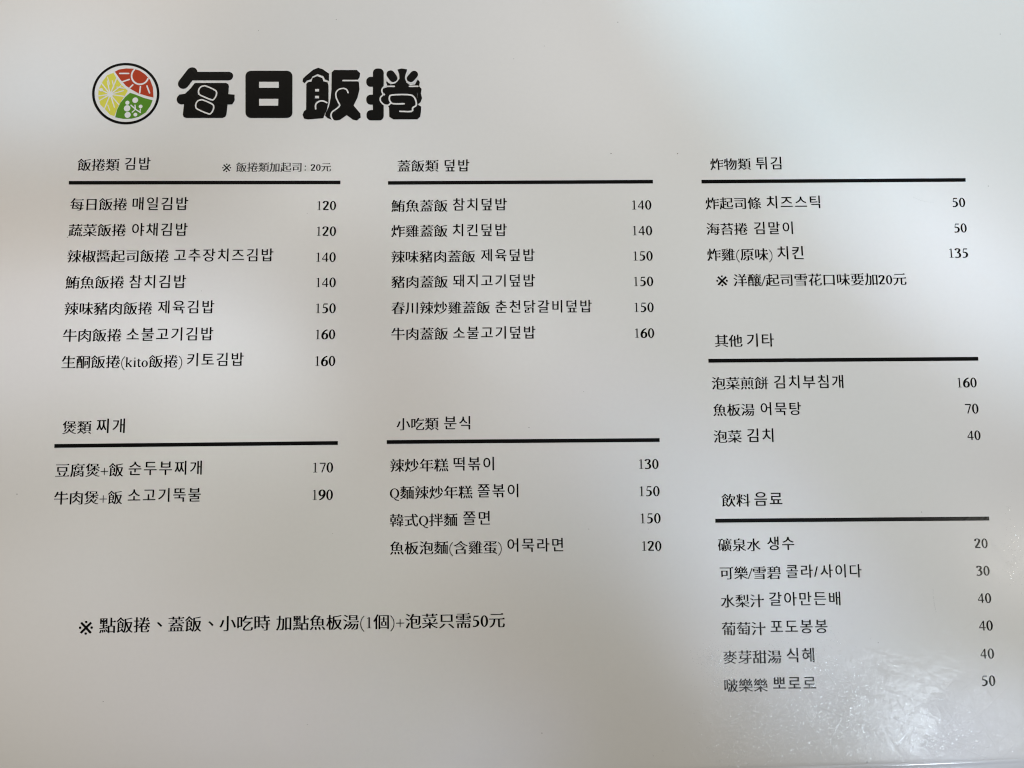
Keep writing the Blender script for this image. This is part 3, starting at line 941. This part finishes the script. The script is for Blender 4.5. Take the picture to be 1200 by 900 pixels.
# a few dark specks and dust marks caught under the film
SPECKS = [(-122.67, 43.52, 0.22), (30.81, 104.74, 0.16), (27.93, 65.62, 0.2), (46.42, 65.54, 0.2), (-71.15, 103.02, 0.12), (-49.14, 106.09, 0.14), (1.17, 93.83, 0.12), (-84.94, 28.02, 0.1), (-132.42, -26.79, 0.18), (9.88, 97.61, 0.1), (20.04, -37.07, 0.12), (35.85, -37.18, 0.1), (90.37, -96.54, 0.2), (108.25, -33.24, 0.15), (4.48, -10.11, 0.15), (94.89, -66.78, 0.13), (-47.81, -37.71, 0.1), (132.63, 56.0, 0.15), (139.54, 100.76, 0.14), (-53.84, -86.66, 0.1), (7.06, -89.17, 0.15), (-56.25, 49.55, 0.1), (-107.09, -80.5, 0.14), (19.23, -0.61, 0.1)]
for (x, y, r_) in SPECKS:
    V, Fc = disc((x, y), r_ * 0.8, 7)
    V = [(a + 0.3 * r_ * math.sin(17 * i + x), b) for i, (a, b) in enumerate(V)]
    link('dust_speck', sheet_mesh('dust_speck', V, Fc, 0.03), M['speck'], menu)

# scuffs in the film: short shallow nicks of lifted plastic, thickest at the worn corner
SCUFFS = [(52.43, -70.71, 3.2, 2.3, 95, 0.6), (54.52, -74.6, 3.6, 3.2, 80, 0.7), (61.23, -84.25, 7.7, 9.1, 90, 1.3), (71.02, -86.4, 11.4, 8.2, 120, 1.6), (73.88, -71.44, 10.2, 4.5, 50, 1.0), (78.35, -70.38, 5.5, 5.0, 40, 1.4), (87.49, -85.37, 4.1, 9.1, 50, 1.8), (100.56, -86.47, 9.1, 5.9, 60, 1.6), (103.54, -91.33, 10.2, 3.6, 60, 1.3), (65.23, -93.78, 13.6, 3.2, 40, 1.2), (131.95, -44.55, 2.7, 6.8, 26, 1.2)]
SCRATCHES = [[(109.93, -53.16), (109.97, -56.01), (110.43, -59.28)], [(111.48, 52.91), (114.25, 51.68), (117.09, 51.43)], [(84.4, -86.0), (82.0, -90.01), (81.0, -92.54)], [(98.24, -92.36), (100.8, -89.63)]]
mscuff = bpy.data.materials.new('scuffed_film')
mscuff.use_nodes = True
nt = mscuff.node_tree
nt.nodes.remove(nt.nodes['Principled BSDF'])
tr_ = nt.nodes.new('ShaderNodeBsdfTransparent')
gl_ = nt.nodes.new('ShaderNodeBsdfGlossy')
gl_.inputs['Roughness'].default_value = 0.16
gl_.inputs['Color'].default_value = (0.95, 0.97, 1.0, 1)
mx_ = nt.nodes.new('ShaderNodeMixShader')
mx_.inputs[0].default_value = 0.14
nt.links.new(tr_.outputs[0], mx_.inputs[1])
nt.links.new(gl_.outputs[0], mx_.inputs[2])
nt.links.new(mx_.outputs[0], nt.nodes['Material Output'].inputs['Surface'])
rnd = random.Random(5)
sv, sf = [], []


def nick(pts, w, tilt=4.5):
    for i in range(len(pts) - 1):
        (x0, y0), (x1, y1) = pts[i], pts[i + 1]
        dx, dy = x1 - x0, y1 - y0
        l = math.hypot(dx, dy) or 1e-6
        nx, ny = -dy / l * w / 2, dx / l * w / 2
        # each facet is tilted by a few degrees, so only some of them catch a lamp
        ta, tb = math.tan(R(rnd.gauss(0, tilt))), math.tan(R(rnd.gauss(0, tilt * 0.5)))
        b = len(sv)
        mx0, my0 = (x0 + x1) / 2, (y0 + y1) / 2
        for (x, y) in ((x0 + nx, y0 + ny), (x1 + nx * .4, y1 + ny * .4), (x1 - nx * .4, y1 - ny * .4), (x0 - nx, y0 - ny)):
            across = ((x - mx0) * -dy + (y - my0) * dx) / l
            along = ((x - mx0) * dx + (y - my0) * dy) / l
            sv.append((x / 1000, y / 1000, (h(x, y) + 0.09 + across * ta + max(-0.04, min(0.04, along * tb))) / 1000))
        sf.append((b, b + 1, b + 2, b + 3))


for x, y, rx, ry, n_, ln in SCUFFS:
    for _ in range(n_ * 7):
        a = x + rnd.gauss(0, 0.75) * rx
        b = y + rnd.gauss(0, 0.75) * ry
        th = rnd.choice((0.9, 0.9, -0.3, 2.2)) + rnd.gauss(0, 0.35)
        l = ln * rnd.uniform(0.10, 0.55)
        mid = (a + math.cos(th) * l / 2 + rnd.uniform(-.1, .1), b + math.sin(th) * l / 2 + rnd.uniform(-.1, .1))
        nick([(a, b), mid, (a + math.cos(th) * l, b + math.sin(th) * l)], rnd.uniform(0.06, 0.19))
for pts in SCRATCHES:
    nick(catmull(pts, 5), 0.18, 2.0)
sme = bpy.data.meshes.new('film_scuffs')
sme.from_pydata(sv, [], sf)
for f in sme.polygons:
    if f.normal.z < 0:
        f.flip()
so = link('film_scuffs', sme, mscuff, menu)
so['kind'] = 'stuff'
